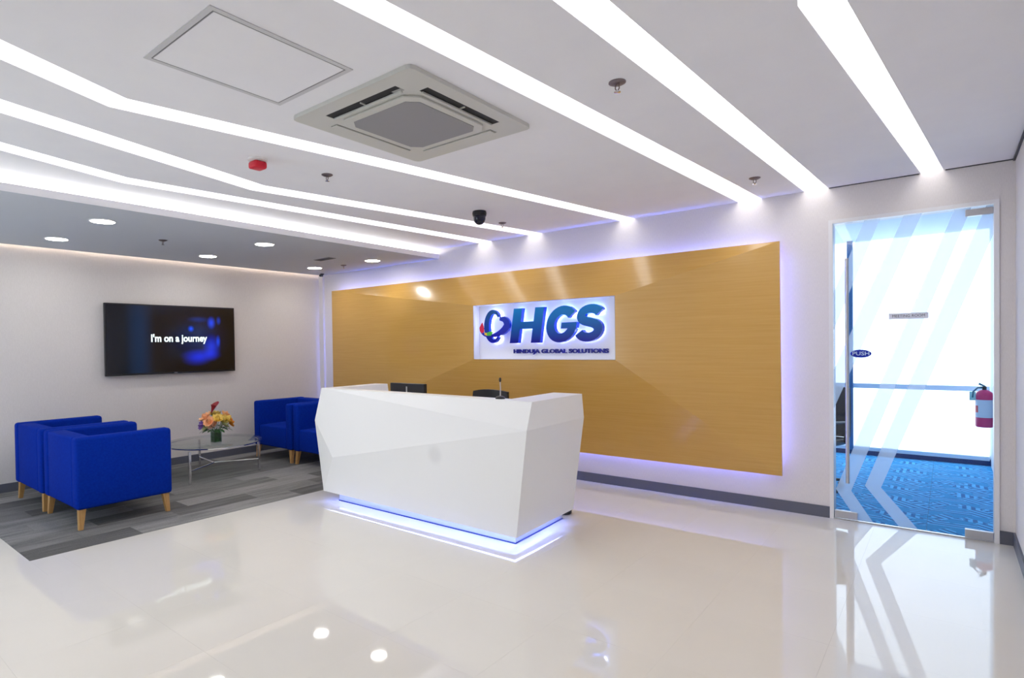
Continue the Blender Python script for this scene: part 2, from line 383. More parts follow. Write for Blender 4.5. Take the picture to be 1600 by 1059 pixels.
for i in range(7):
    for j in range(7):
        x = MXR - .5 * (i + 1); y = YB + .02 + .5 * j
        if y + .5 > MY + .15 or x < -1.7 - .1 * j: continue
        link('carpet_tile', mts[(i * 3 + j * 5 + (i * j) % 2) % 4], None, mfl, (x, y, 0))
obj('underlay', MB().box(MXL, MXR, YB + .12, MY + .1, -.1, -.010), M['dark'], mfl)
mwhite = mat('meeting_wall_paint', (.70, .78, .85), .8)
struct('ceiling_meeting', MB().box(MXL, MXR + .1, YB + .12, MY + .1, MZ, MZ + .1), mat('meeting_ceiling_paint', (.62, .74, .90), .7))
struct('wall_meeting_right', MB().box(MXR, MXR + .1, YB + .12, MY + .1, 0, MZ), mwhite)
struct('wall_meeting_left', MB().box(MXL - .1, MXL, YB + .12, MY + .1, 0, MZ), mwhite)
# daylit window wall: roller blind above a rail, bright frosted pane below
def daymat(name, s, c0, c1, vert):
    mt = emis(name, (1, 1, 1), s); N = mt.node_tree.nodes; L = mt.node_tree.links
    e = [n for n in N if n.type == 'EMISSION'][0]
    tc = N.new('ShaderNodeTexCoord'); mp = N.new('ShaderNodeMapping'); mp.inputs['Scale'].default_value = (.5, .5, 9) if not vert else (2, 2, 1)
    no = N.new('ShaderNodeTexNoise'); no.inputs['Scale'].default_value = 1.5; no.inputs['Detail'].default_value = 2
    cr = N.new('ShaderNodeValToRGB'); cr.color_ramp.elements[0].position = .35; cr.color_ramp.elements[1].position = .62
    cr.color_ramp.elements[0].color = (*c0, 1); cr.color_ramp.elements[1].color = (*c1, 1)
    L.new(tc.outputs['Object'], mp.inputs[0]); L.new(mp.outputs[0], no.inputs['Vector']); L.new(no.outputs[0], cr.inputs[0]); L.new(cr.outputs[0], e.inputs[0]); return mt
M['blind'] = daymat('backlit_roller_blind', DAY, (.26, .34, .42), (.30, .37, .44), False)
win = sempty('window_1', (0, MY, 0))
obj('roller_blind', MB().box(-3.1, MXR - .01, -.012, -.006, .90, MZ - .01), emis('backlit_blind', (.74, .86, 1), 3.2), win)
obj('blind_rail', MB().box(-3.1, MXR - .01, -.03, -.0, .84, .90), mat('rail_blue_grey', (.85, .92, 1), .4), win, bevel=.004)
obj('pane', MB().box(-3.1, MXR - .01, .02, .03, .10, .84), emis('daylit_pane', (.74, .86, 1), 3.0), win)
obj('sill', MB().box(-3.1, MXR - .01, -.06, .05, .055, .10), mat('sill_white', (.85, .88, .92), .4), win)
obj('mullion', MB().box(-.975, -.915, -.10, -.035, .055, MZ), mat('mullion_blue', (.04, .16, .34), .4), win)
struct('baseboard_meeting', MB().box(-3.1, MXR, MY - .065, MY + .06, 0, .055), mat('dark_blue_base', (.01, .04, .14), .5))
struct('wall_meeting_back', MB().box(MXL, MXR + .1, MY + .10, MY + .2, 0, MZ), mwhite)
# fire extinguisher on the right wall of the meeting room
fe = thing('fire_extinguisher', 'red fire extinguisher with a white label hanging beyond the glass door', 'fire extinguisher', (.285, 8.0, .545))
obj('cylinder', MB().lathe([(.060, 0), (.068, .006), (.070, .02), (.070, .32), (.062, .352), (.035, .375), (.02, .38)], n=28), M['extred'], fe, smooth=True)
lb = MB(); 
for k in range(14):
    a0, a1 = math.radians(200 + k * 10), math.radians(210 + k * 10); r = .0712
    lb.add([(r * math.cos(a0), r * math.sin(a0), .10), (r * math.cos(a1), r * math.sin(a1), .10), (r * math.cos(a1), r * math.sin(a1), .28), (r * math.cos(a0), r * math.sin(a0), .28)], [(0, 1, 2, 3)])
obj('label', lb, M['label'], fe)
obj('red_patch', MB().add([(-.0715 * math.cos(math.radians(a)), -.0715 * math.sin(math.radians(a)), z) for z in (.15, .22) for a in (22, 30, 38, 46)], [(0, 1, 5, 4), (1, 2, 6, 5), (2, 3, 7, 6)]), M['red'], fe)
obj('valve', MB().lathe([(.018, .38), (.018, .41), (.012, .415)], n=14), M['black'], fe, smooth=True)
teal = mat('teal_plastic', (.02, .16, .22), .4)
obj('handle', MB().prism([(-.045, .43), (.01, .405), (.012, .42), (-.04, .452)], -.01, .01, 'y').prism([(-.03, .405), (.01, .40), (.01, .408), (-.03, .415)], -.01, .01, 'y'), teal, fe)
obj('hose', MB().tube([(.0, 0, .40), (-.05, -.01, .40), (-.085, -.02, .36), (-.09, -.02, .30)], .008, 8), teal, fe, smooth=True)
obj('inspection_tag', MB().box(-.115, -.065, -.024, -.022, .27, .36), mat('tag_mint', (.45, .8, .75), .6), fe)
obj('bracket', MB().box(.03, .09, .0, .02, .10, .12), M['black'], fe)
# office chair partly visible at the left edge of the glass
def office_chair(name, label, loc, rz, group=None):
    t = thing(name, label, 'chair', loc, rz, group)
    bk = MB()
    pts = []
    for i in range(9):
        u = -1 + i / 4
        for j in range(7):
            v = j / 6; wdt = .23 * (1 - .10 * v * v) 
            x = u * wdt; z = .50 + .50 * v - .012 * u * u * v * 2; y = -.22 - .05 * v + .03 * (1 - u * u)
            pts.append((x, y - .0, z))
    fs = [(i * 7 + j, (i + 1) * 7 + j, (i + 1) * 7 + j + 1, i * 7 + j + 1) for i in range(8) for j in range(6)]
    n = len(pts); pts2 = [(x, y - .035, z) for x, y, z in pts]
    bk.add(pts, fs); bk.add(pts2, [f[::-1] for f in fs])
    rim = [i * 7 for i in range(9)] + [8 * 7 + j for j in range(1, 7)] + [i * 7 + 6 for i in range(7, -1, -1)] + [j for j in range(5, 0, -1)]
    for a, b in zip(rim, rim[1:] + rim[:1]): bk.f.append((a, b, b + n, a + n))
    obj('backrest', bk, M['black'], t, smooth=True)
    obj('seat', MB().box(-.24, .24, -.22, .25, .43, .50), M['black'], t, bevel=.03, seg=3, smooth=True)
    obj('column', MB().lathe([(.03, .08), (.03, .30), (.02, .30), (.02, .43)], n=14), M['black'], t, smooth=True)
    for k in range(5):
        a = math.radians(72 * k + 18); c, s = math.cos(a), math.sin(a)
        lg = obj('base_arm', MB().tube([(0, 0, .10), (.26 * c, .26 * s, .07)], .02, 8, .014), M['black'], t, smooth=True)
        obj('caster', MB().lathe([(.012, .0), (.026, .008), (.026, .045), (.012, .055)], (.27 * c, .27 * s, .0), 12), M['black'], lg, smooth=True)
    for s in (-1, 1):
        obj('armrest', MB().tube([(s * .25, -.12, .46), (s * .27, -.10, .66), (s * .27, .12, .67)], .015, 8), M['black'], t, smooth=True)
    return t
oc = office_chair('office_chair', 'dark office chair half hidden at the left edge of the glass door', (-1.03, 6.7, 0), math.radians(160))

# ------------------------------------------------------------------ wood feature panel
wp = thing('feature_panel', 'large faceted maple wood panel on the back wall with a blue glow behind', 'wall panel', (-4.07, YB, .31))
O = Vector((-4.07, YB, .31))
def loc(P): return [tuple(Vector(p) - O) for p in P]
yo, yi, ye = 5.515, 5.38, 5.505
oTL, oTR, oBR, oBL = (-7.055, yo, 2.297), (-1.075, yo, 2.288), (-1.065, yo, .312), (-7.055, yo, .312)
iTL, iTR, iBR, iBL = (-4.25, yi, 1.918), (-2.482, yi, 1.918), (-2.482, yi, 1.287), (-4.25, yi, 1.287)
oTLb, oTRb, oBRb, oBLb = [(p[0], yo + .02, p[2]) for p in (oTL, oTR, oBR, oBL)]
iTLb, iTRb, iBRb, iBLb = [(p[0], yi + .025, p[2]) for p in (iTL, iTR, iBR, iBL)]
hx = [(0, 1, 2, 3), (7, 6, 5, 4), (0, 4, 5, 1), (1, 5, 6, 2), (2, 6, 7, 3), (3, 7, 4, 0)]
for P in ((oTL, oTR, iTR, iTL, oTLb, oTRb, iTRb, iTLb), (oTR, oBR, iBR, iTR, oTRb, oBRb, iBRb, iTRb), (oBR, oBL, iBL, iBR, oBRb, oBLb, iBLb, iBRb), (oBL, oTL, iTL, iBL, oBLb, oTLb, iTLb, iBLb)):
    obj('panel', MB().add(loc(P), hx), M['wood'], wp)
rv = MB(); e = .012
for a, b in ((iTL, iTR), (iTR, iBR), (iBR, iBL), (iBL, iTL)):
    a, b = [(p[0] + (.003 if p[0] < -3.4 else -.003), p[1] + .001, p[2] + (.003 if p[2] < 1.6 else -.003)) for p in (a, b)]
    rv.add(loc([a, b, (b[0], ye, b[2]), (a[0], ye, a[2])]), [(0, 1, 2, 3)])
obj('recess_lining', rv, mat('recess_lilac_white', (.72, .72, .76), .5), wp)
obj('batten', MB().box(-2.6, 2.6, -.068, 0, .35, .41).box(-2.6, 2.6, -.068, 0, 1.5, 1.56), M['dark'], wp)
ins = .09
for x0, x1, z0, z1 in ((-7.055 + ins, -1.07 - ins, 2.29 - ins, 2.30 - ins), (-7.055 + ins, -1.07 - ins, .312 + ins, .322 + ins), (-7.055 + .18, -7.045 + .18, .53, 2.07), (-1.08 - ins, -1.07 - ins, .43, 2.17)):
    obj('led_strip', MB().box(x0 - O.x, x1 - O.x, 5.545 - O.y, 5.552 - O.y, z0 - O.z, z1 - O.z), M['blue'], wp)
# ------------------------------------------------------------------ logo sign
sign = thing('logo_sign', 'illuminated sign with large raised blue initials and ring emblem in the wood panel recess', 'sign', (-3.366, ye, 1.29))
SO = Vector((-3.366, ye, 1.29))
obj('backing_board', MB().box(-.884, .884, -.006, .0, -.002, .627), mat('sign_board', (.88, .88, .92), .5), sign)
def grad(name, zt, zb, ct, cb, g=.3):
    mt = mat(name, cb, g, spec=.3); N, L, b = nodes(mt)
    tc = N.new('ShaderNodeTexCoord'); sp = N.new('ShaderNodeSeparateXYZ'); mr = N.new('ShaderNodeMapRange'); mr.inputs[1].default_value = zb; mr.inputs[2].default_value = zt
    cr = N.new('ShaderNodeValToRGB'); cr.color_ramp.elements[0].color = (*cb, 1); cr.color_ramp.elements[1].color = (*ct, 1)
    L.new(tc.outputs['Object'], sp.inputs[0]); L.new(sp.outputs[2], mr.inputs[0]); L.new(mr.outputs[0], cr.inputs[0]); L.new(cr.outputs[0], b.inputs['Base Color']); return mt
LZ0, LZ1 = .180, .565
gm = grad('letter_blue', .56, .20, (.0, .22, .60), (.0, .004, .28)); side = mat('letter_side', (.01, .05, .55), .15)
def letter(polys, name='letter', face=gm, y0=-.075, y1=-.035):
    mb = MB()
    for p in polys: mb.prism(p, y0, y1, 'y')
    me = mb.mesh(name); me.materials.append(face); me.materials.append(side)
    for f in me.polygons:
        if abs(f.normal.y) < .5: f.material_index = 1
    o = bpy.data.objects.new(name, me); COL.objects.link(o); o.parent = sign; return o
def halo(polys):
    pass
def sh(p): return (p[0] + (p[1] - LZ0) * .16, p[1])
def strokes(path, wdt):
    """thick polyline as quads, returns one closed outline polygon"""
    Lf, Rt = [], []
    for i, p in enumerate(path):
        a = path[max(i - 1, 0)]; b = path[min(i + 1, len(path) - 1)]
        d = Vector((b[0] - a[0], b[1] - a[1])).normalized(); n = Vector((-d.y, d.x)); wd = wdt(i / (len(path) - 1)) if callable(wdt) else wdt
        Lf.append((p[0] + n.x * wd / 2, p[1] + n.y * wd / 2)); Rt.append((p[0] - n.x * wd / 2, p[1] - n.y * wd / 2))
    return [[Lf[i], Lf[i + 1], Rt[i + 1], Rt[i]] for i in range(len(path) - 1)]
def merge(quads, name='letter', y0=-.075, y1=-.035, face=gm, shear=True):
    """strip of quads welded to one solid"""
    q = [[sh(p) if shear else p for p in a] for a in quads]
    L1 = [a[0] for a in q] + [q[-1][1]]; R1 = [a[3] for a in q] + [q[-1][2]]
    n = len(L1); mb = MB()
    for y in (y0, y1): mb.v += [(p[0], y, p[1]) for p in L1] + [(p[0], y, p[1]) for p in R1]
    for i in range(n - 1):
        mb.f += [(i, i + 1, n + i + 1, n + i), (2 * n + i, 3 * n + i, 3 * n + i + 1, 2 * n + i + 1), (i, 2 * n + i, 2 * n + i + 1, i + 1), (n + i, n + i + 1, 3 * n + i + 1, 3 * n + i)]
    mb.f += [(0, n, 3 * n, 2 * n), (n - 1, 3 * n - 1, 4 * n - 1, 2 * n - 1)]
    return mb
def letter_obj(mbs, name='letter', face=gm):
    mb = MB()
    for k in mbs: mb.add(k.v, k.f)
    me = mb.mesh(name); me.materials.append(face); me.materials.append(side)
    for f in me.polygons:
        if abs(f.normal.y) < .5: f.material_index = 1
    o = bpy.data.objects.new(name, me); COL.objects.link(o); o.parent = sign; return o
X = lambda x: x - SO.x
# initials: thick strokes, each with its light hidden behind it
LD0, LD1 = -.085, -.025
def qd(x0, x1, z0, z1, y0=LD0, y1=LD1): return MB().prism([sh((x0, z0)), sh((x1, z0)), sh((x1, z1)), sh((x0, z1))], y0, y1, 'y')
def arc(cx, cz, rx, rz, a0, a1, n=20): return [(cx + rx * math.cos(math.radians(a0 + (a1 - a0) * i / n)), cz + rz * math.sin(math.radians(a0 + (a1 - a0) * i / n))) for i in range(n + 1)]
def halo_obj(mbs):
    mb = MB()
    for k in mbs: mb.add(k.v, k.f)
    obj('halo_light', mb, M['halo'], sign)
hx0 = X(-3.762); cz = (LZ0 + LZ1) / 2; sw = .112
letter_obj([qd(hx0, hx0 + sw, LZ0, LZ1), qd(hx0 + .280, hx0 + .280 + sw, LZ0, LZ1), qd(hx0 + sw, hx0 + .280, .335, .415)])
halo_obj([qd(hx0 + .03, hx0 + sw - .03, LZ0 + .02, LZ1 - .02, -.018, -.014), qd(hx0 + .310, hx0 + .250 + sw, LZ0 + .02, LZ1 - .02, -.018, -.014), qd(hx0 + sw, hx0 + .280, .36, .39, -.018, -.014)])
gx = X(-3.130)
gp = arc(gx, cz, .136, .146, 40, 345, 30)
letter_obj([merge(strokes(gp, .095), y0=LD0, y1=LD1), qd(gx + .0, gx + .178, .325, .388, LD0 - .002, LD1)])
halo_obj([merge(strokes(gp, .04), y0=-.018, y1=-.014)])
sx = X(-2.812)
sp_ = arc(sx, cz + .080, .104, .066, 22, 250, 16) + arc(sx, cz - .070, .108, .075, 75, -160, 18)
letter_obj([merge(strokes(sp_, .092), y0=LD0 - .001, y1=LD1)])
halo_obj([merge(strokes(sp_, .038), y0=-.018, y1=-.014)])
# ring emblem: tall ring open on the right and a crossing swoosh
ex, ez = -.622, .375
r1 = [(ex + .098 * math.cos(math.radians(a)), ez + .168 * math.sin(math.radians(a))) for a in range(42, 319, 9)]
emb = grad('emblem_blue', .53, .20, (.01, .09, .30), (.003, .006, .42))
def taper(t): return .024 + .045 * math.sin(math.pi * t)
letter_obj([merge(strokes(r1, taper), y0=LD0, y1=LD1 - .01, shear=False)], 'emblem_ring', emb)
halo_obj([merge(strokes(r1, .02), y0=-.018, y1=-.014, shear=False)])
def cat(P, n=5):
    out = []
    for i in range(len(P) - 1):
        p0, p1, p2, p3 = P[max(i - 1, 0)], P[i], P[i + 1], P[min(i + 2, len(P) - 1)]
        for k in range(n):
            t = k / n; out.append(tuple(.5 * ((2 * p1[c]) + (-p0[c] + p2[c]) * t + (2 * p0[c] - 5 * p1[c] + 4 * p2[c] - p3[c]) * t * t + (-p0[c] + 3 * p1[c] - 3 * p2[c] + p3[c]) * t ** 3) for c in (0, 1)))
    return out + [P[-1]]
r2 = cat([(-.525, .462), (-.455, .445), (-.425, .385), (-.475, .325), (-.56, .285), (-.66, .268), (-.74, .275), (-.79, .32), (-.775, .365)])
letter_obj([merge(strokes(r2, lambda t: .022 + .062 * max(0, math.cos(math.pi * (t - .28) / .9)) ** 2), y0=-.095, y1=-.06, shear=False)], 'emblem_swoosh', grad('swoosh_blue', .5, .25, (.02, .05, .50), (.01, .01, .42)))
def blob(name, pts, col, y0=-.100, y1=-.093):
    o = obj(name, MB().prism(pts, y0, y1, 'y'), mat(name, col, .3), sign); return o
blob('emblem_red', [(ex - .19, ez - .01), (ex - .15, ez + .05), (ex - .13, ez + .0), (ex - .125, ez - .06), (ex - .155, ez - .075), (ex - .185, ez - .05)], (.75, .01, .06))
blob('emblem_green', [(ex - .085, ez - .07), (ex - .03, ez - .055), (ex + .01, ez - .065), (ex - .03, ez - .105), (ex - .08, ez - .105)], (.10, .55, .06))
blob('emblem_yellow', [(ex - .12, ez - .07), (ex - .085, ez - .07), (ex - .08, ez - .105), (ex - .115, ez - .095)], (.85, .55, .05))
me = text_mesh('tagline', 'HINDUJA GLOBAL SOLUTIONS', .060, .008, .0022, wscale=1.0)
wd = max(v.co.x for v in me.vertices) - min(v.co.x for v in me.vertices); me.transform(Matrix.Diagonal((1.15 / wd, 1, 1, 1)))
me.transform(Matrix.Translation((X(-3.176), -.025, .085)) @ FACE_NEG_Y)
link('tagline', me, mat('tagline_blue', (.0, .0, .22), .4), sign)

# ------------------------------------------------------------------ reception desk
desk = thing('reception_desk', 'faceted white reception desk with a blue glow at its foot', 'desk', (-3.4, 3.85, 0))
DO = Vector((-3.4, 3.85, 0)); zb, zt = .085, 1.05
V = {'TL': (-4.74, 3.56, zt), 'TR': (-2.21, 3.445, zt), 'MR': (-2.20, 3.36, .86), 'ML': (-4.75, 3.48, .74), 'A': (-4.36, 3.385, .43), 'BL': (-4.55, 3.42, zb), 'BR': (-2.325, 3.40, zb),
     'RT': (-2.24, 4.23, zt), 'RM': (-2.225, 4.23, .86), 'RB': (-2.365, 4.29, zb),
     'LT': (-4.79, 4.32, zt), 'LM': (-4.84, 4.32, .74), 'LB': (-4.60, 4.32, zb),
     'iTL': (-4.60, 3.67, zt), 'iTR': (-2.47, 3.575, zt), 'iRT': (-2.50, 4.23, zt), 'iLT': (-4.62, 4.34, zt),
     'jBL': (-4.54, 3.425, zb + .035), 'jBR': (-2.33, 3.405, zb + .035), 'jiBR': (-2.55, 3.575, zb + .035), 'jiBL': (-4.45, 3.67, zb + .035), 'jRB': (-2.37, 4.285, zb + .035), 'iRB2': (-2.55, 4.285, zb + .035),
     'iBL': (-4.45, 3.67, zb), 'iBR': (-2.55, 3.575, zb), 'iRB': (-2.55, 4.29, zb), 'iLB': (-4.46, 4.34, zb)}
keys = list(V); idx = {k: i for i, k in enumerate(keys)}
fcs = ['TL TR MR', 'TL MR A', 'TL A ML', 'ML A BL', 'A MR BR', 'A BR BL', 'TR RT RM MR', 'MR RM RB BR', 'TL ML LM LT', 'ML BL LB LM',
       'TL iTL iTR TR', 'TR iTR iRT RT', 'TL LT iLT iTL', 'iTL iBL iBR iTR', 'iTR iBR iRB iRT', 'iTL iLT iLB iBL', 'RT iRT iRB RB RM', 'LT LM LB iLB iLT',
       'jBL jBR jiBR jiBL', 'jBR jRB iRB2 jiBR', 'BL iBL iLB LB']
body = MB(); body.v = [tuple(Vector(V[k]) - DO) for k in keys]; body.f = [tuple(idx[k] for k in f.split()) for f in fcs]
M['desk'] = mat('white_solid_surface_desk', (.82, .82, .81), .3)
N, L, b = nodes(M['desk'])   # base colour slightly greyer in a soft round spot on the front
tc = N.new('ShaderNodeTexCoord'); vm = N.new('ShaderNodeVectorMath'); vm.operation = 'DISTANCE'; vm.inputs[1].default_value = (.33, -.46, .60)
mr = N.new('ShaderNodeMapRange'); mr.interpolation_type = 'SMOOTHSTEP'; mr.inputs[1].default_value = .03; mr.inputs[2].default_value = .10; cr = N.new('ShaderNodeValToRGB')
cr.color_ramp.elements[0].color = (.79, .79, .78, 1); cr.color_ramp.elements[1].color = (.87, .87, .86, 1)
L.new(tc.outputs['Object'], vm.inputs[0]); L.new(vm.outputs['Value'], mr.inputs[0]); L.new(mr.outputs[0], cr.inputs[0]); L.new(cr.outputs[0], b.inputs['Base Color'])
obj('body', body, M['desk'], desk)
plm = mat('plinth_metal', (.55, .6, .75), .3, .6)
obj('plinth', MB().prism([(p[0] - DO.x, p[1] - DO.y) for p in ((-4.40, 3.49), (-2.405, 3.505), (-2.445, 4.25), (-2.53, 4.25), (-2.50, 3.59), (-4.40, 3.59))], .004, zb - .001), plm, desk)
obj('plinth_edge', MB().prism([(p[0] - DO.x, p[1] - DO.y) for p in ((-4.405, 3.485), (-2.40, 3.50), (-2.44, 4.255), (-2.45, 4.255), (-2.41, 3.51), (-4.405, 3.495))], .0, .008), mat('plinth_edge_blue', (.01, .03, .20), .3), desk)
obj('led_strip', MB().box(-4.50 - DO.x, -2.36 - DO.x, 3.440 - DO.y, 3.448 - DO.y, zb + .010, zb + .018), M['under'], desk)
obj('led_strip', MB().box(-2.372 - DO.x, -2.364 - DO.x, 3.45 - DO.y, 4.22 - DO.y, zb + .010, zb + .018), M['under'], desk)
obj('work_surface', MB().box(-4.58 - DO.x, -2.56 - DO.x, 3.69 - DO.y, 4.20 - DO.y, .72, .75), M['white'], desk)

# monitor, microphone, chair
mo = thing('computer_monitor', 'black computer monitor seen from behind over the desk edge', 'monitor', (-3.97, 4.0, .75))
obj('housing', MB().box(-.23, .23, -.02, .02, .06, .345), M['black'], mo, bevel=.006)
obj('screen', MB().box(-.215, .215, .0201, .022, .075, .33), M['screen'], mo)
obj('neck', MB().box(-.03, .03, -.035, -.02, .0, .2), M['black'], mo); obj('foot', MB().box(-.12, .12, -.09, .08, 0, .012), M['black'], mo, bevel=.004)
obj('badge', MB().box(-.008, .008, -.023, -.0205, .26, .315), M['steel'], mo)
mc = thing('microphone', 'slim desk microphone with a dark base standing on the desk top', 'microphone', (-2.545, 3.535, zt))
obj('base', MB().lathe([(.036, 0), (.038, .006), (.030, .016), (.012, .022)], n=20), M['black'], mc, smooth=True)
obj('gooseneck', MB().tube([(0, 0, .02), (.003, .0, .08), (0, 0, .128)], .0045, 8), M['steel'], mc, smooth=True)
obj('head', MB().lathe([(.005, .125), (.009, .132), (.009, .15), (.004, .158)], n=12), M['black'], mc, smooth=True)
dc = office_chair('office_chair', 'black office chair behind the reception desk, only its back top showing', (-3.56, 4.52, 0), math.radians(180 + 4))
tag(obj('floor_box', MB().lathe([(.045, 0), (.055, .01), (.055, .04), (.035, .055)], (0, 0, 0), 16), M['black'], None, smooth=True, loc=(-2.50, 4.40, .0)), 'small black round object on the floor at the back corner of the desk', 'foot switch')

# ------------------------------------------------------------------ blue tub chairs
def tub_chair(label, loc, rz, group):
    t = thing('armchair', label, 'armchair', loc, rz, group)
    W2, D, z0, z1, th = .425, .76, .165, .75, .115
    for s in (-1, 1):
        xa, xb = sorted((s * W2, s * (W2 - th)))
        obj('arm', MB().box(xa, xb, -D / 2, D / 2, z0, z1), M['fabric'], t, bevel=.028, seg=3, smooth=50)
    obj('backrest', MB().box(-W2 + th + .001, W2 - th - .001, -D / 2 + .004, -D / 2 + .15, z0 + .005, z1 - .004), M['fabric'], t, bevel=.02, seg=3, smooth=50)
    obj('seat', MB().box(-W2 + th + .002, W2 - th - .002, -D / 2 + .152, D / 2 - .012, z0 + .005, .44), M['fabric'], t, bevel=.022, seg=3, smooth=50)
    for sx_ in (-1, 1):
        for sy in (-1, 1):
            cx, cy = sx_ * (W2 - .05), sy * (D / 2 - .05)
            a, b = .027, .017
            obj('leg', MB().add([(cx + i * b + sx_ * .016, cy + j * b + sy * .016, 0) for i, j in ((-1, -1), (1, -1), (1, 1), (-1, 1))] + [(cx + i * a, cy + j * a, z0 + .004) for i, j in ((-1, -1), (1, -1), (1, 1), (-1, 1))],
                [(0, 3, 2, 1), (4, 5, 6, 7), (0, 1, 5, 4), (1, 2, 6, 5), (2, 3, 7, 6), (3, 0, 4, 7)]), M['legwood'], t, bevel=.004)
    return t
G_ = 'blue armchairs around the glass table'
CZ = .0025
ca = tub_chair('royal blue armchair nearest the viewer, its side and back turned to the room', (-5.745, 1.965, CZ), 0, G_)
dup(ca, (-6.635, 1.955, CZ), 0, 'royal blue armchair between the television wall and the nearest armchair')
dup(ca, (-6.69, 4.60, CZ), math.pi, 'royal blue armchair across the table, in the corner by the television wall')
dup(ca, (-5.81, 4.61, CZ), math.pi, 'royal blue armchair across the table, partly hidden by the white desk')
# ------------------------------------------------------------------ glass coffee table
tb = thing('coffee_table', 'round glass coffee table on three chrome legs between the blue armchairs', 'table', (-6.47, 3.325, CZ))
TR_ = .53
obj('tabletop', MB().lathe([(TR_ - .004, .382), (TR_, .384), (TR_, .391), (TR_ - .004, .393)], n=64), M['table_glass'], tb, smooth=True)
rim = MB(); n = 64
for k in range(n):
    a, b = 2 * math.pi * k / n, 2 * math.pi * (k + 1) / n
    r0, r1_ = TR_ - .042, TR_ - .028
    P = [(r * math.cos(t_), r * math.sin(t_), z) for t_ in (a, b) for r in (r0, r1_) for z in (.368, .381)]
    rim.add(P, [(0, 1, 5, 4), (2, 6, 7, 3), (1, 3, 7, 5), (0, 4, 6, 2)])
obj('rim', rim, M['chrome'], tb)
for a in (math.radians(172), math.radians(60) * 0 + math.atan2(3.76 - 3.325, .22), math.atan2(2.89 - 3.325, .29)):
    x, y = .495 * math.cos(a), .495 * math.sin(a)
    lg = obj('leg', MB().prism([(x - .012, y - .012), (x + .012, y - .012), (x + .012, y + .012), (x - .012, y + .012)], 0, .352), M['chrome'], tb)
    obj('stretcher', MB().tube([(x, y, .14), (0, 0, .14)], .009, 8), M['chrome'], lg, smooth=True)
# vase with flowers
VX, VY, VZ = -6.36, 3.30, CZ + .393
va = thing('glass_vase', 'small square glass vase with green stems on the glass coffee table', 'vase', (VX, VY, VZ))
vg = MB(); vg.prism([(-.043, -.043), (.043, -.043), (.043, .043), (-.043, .043)], .0, .006)
for q in ((-.045, -.040, -.045, .045), (.040, .045, -.045, .045), (-.040, .040, -.045, -.040), (-.040, .040, .040, .045)): vg.box(*q, 0, .135)
obj('glass_body', vg, thin_glass('vase_glass', (.8, .88, .85)), va)
obj('leaf_wrap', MB().prism([(-.038, -.038), (.038, -.038), (.038, .038), (-.038, .038)], .008, .11), grain(mat('vase_leaf', (.02, .07, .02), .4), (1, 1, .3), (.008, .035, .012), (.05, .14, .03), 40), va)
bq = thing('flower_bouquet', 'mixed bouquet of yellow, peach and purple flowers with one tall red lily', 'flowers', (VX, VY, VZ))
stem_m = mat('stem_green', (.06, .16, .03), .5)
leaf_m = mat('leaf_green', (.03, .10, .03), .5)
def petal(mb, c, d, up, ln, wd, curl=.3):
    d = d.normalized(); s = d.cross(up).normalized(); nrm = s.cross(d)
    pts = []
    for t, w_ in ((0, .25), (.35, .9), (.7, 1), (1, .15)):
        p = c + d * ln * t + nrm * (curl * ln * t * t)
        pts += [p - s * wd * w_ / 2, p + nrm * (-.08 * wd), p + s * wd * w_ / 2]
    mb.add(pts, [(i * 3 + j, i * 3 + j + 1, (i + 1) * 3 + j + 1, (i + 1) * 3 + j) for i in range(3) for j in range(2)])
pal = {'yellow': (.88, .66, .16), 'peach': (.92, .50, .26), 'cream': (.80, .82, .42), 'pink': (.92, .62, .48), 'purple': (.30, .16, .50), 'orange': (.85, .30, .04)}
pm_ = {k: mat('petal_' + k, v, .6) for k, v in pal.items()}
fl_ = [(-.01, -.09, .19, 'cream', .05), (.05, .04, .235, 'yellow', .06), (-.02, -.09, .27, 'peach', .06), (.0, -.15, .20, 'purple', .04), (.03, -.05, .20, 'pink', .055), (.06, .09, .25, 'yellow', .05),
       (.04, .14, .20, 'orange', .045), (.03, .06, .20, 'cream', .06), (-.05, .02, .29, 'yellow', .05), (.01, .10, .29, 'peach', .045), (-.06, -.06, .23, 'yellow', .05), (-.08, .08, .24, 'cream', .05), (.07, -.02, .255, 'yellow', .05), (-.03, .14, .25, 'yellow', .045), (.06, -.10, .235, 'peach', .05)]
base = Vector((0, 0, .16))
for x, y, z, c, s in fl_:
    s *= 1.5
    c0 = Vector((x, y, z)); up = (c0 - base).normalized(); a = up.orthogonal().normalized(); b = up.cross(a); mb = MB()
    for ring, (k, l, cu) in enumerate(((9, 1.0, .35), (6, .65, .9))):
        for i in range(k):
            t_ = 2 * math.pi * i / k + ring * .4; petal(mb, c0, (a * math.cos(t_) + b * math.sin(t_)) + up * (.25 + ring * .6), up, s * l, s * .7, cu)
    f_ = obj('flower', mb, pm_[c], bq, smooth=True)
    obj('flower_centre', MB().lathe([(.001, -.006), (.009, -.002), (.009, .003), (.001, .007)], tuple(c0 + up * .012), 8), mat('centre', (.7, .35, .05), .7), f_)
    obj('stem', MB().tube([(x * .15, y * .15, .02), (x * .3, y * .3, .12), tuple(c0)], .003, 6), stem_m, f_)
lily = MB(); lc = Vector((-.02, -.03, .36))
ax = Vector((.10, .35, 1)).normalized(); a = ax.orthogonal().normalized(); b = ax.cross(a); nn = 14; pts = []
for i, (t, r) in enumerate(((-.03, .006), (.0, .011), (.03, .020), (.055, .034), (.06, .042))):
    for k in range(nn):
        an = 2 * math.pi * k / nn; ex_ = 0 if i < 3 else .028 * max(0, math.cos(an - 1.0)) * (i - 2)
        pts.append(lc + ax * (t + ex_) + (a * math.cos(an) + b * math.sin(an)) * r)
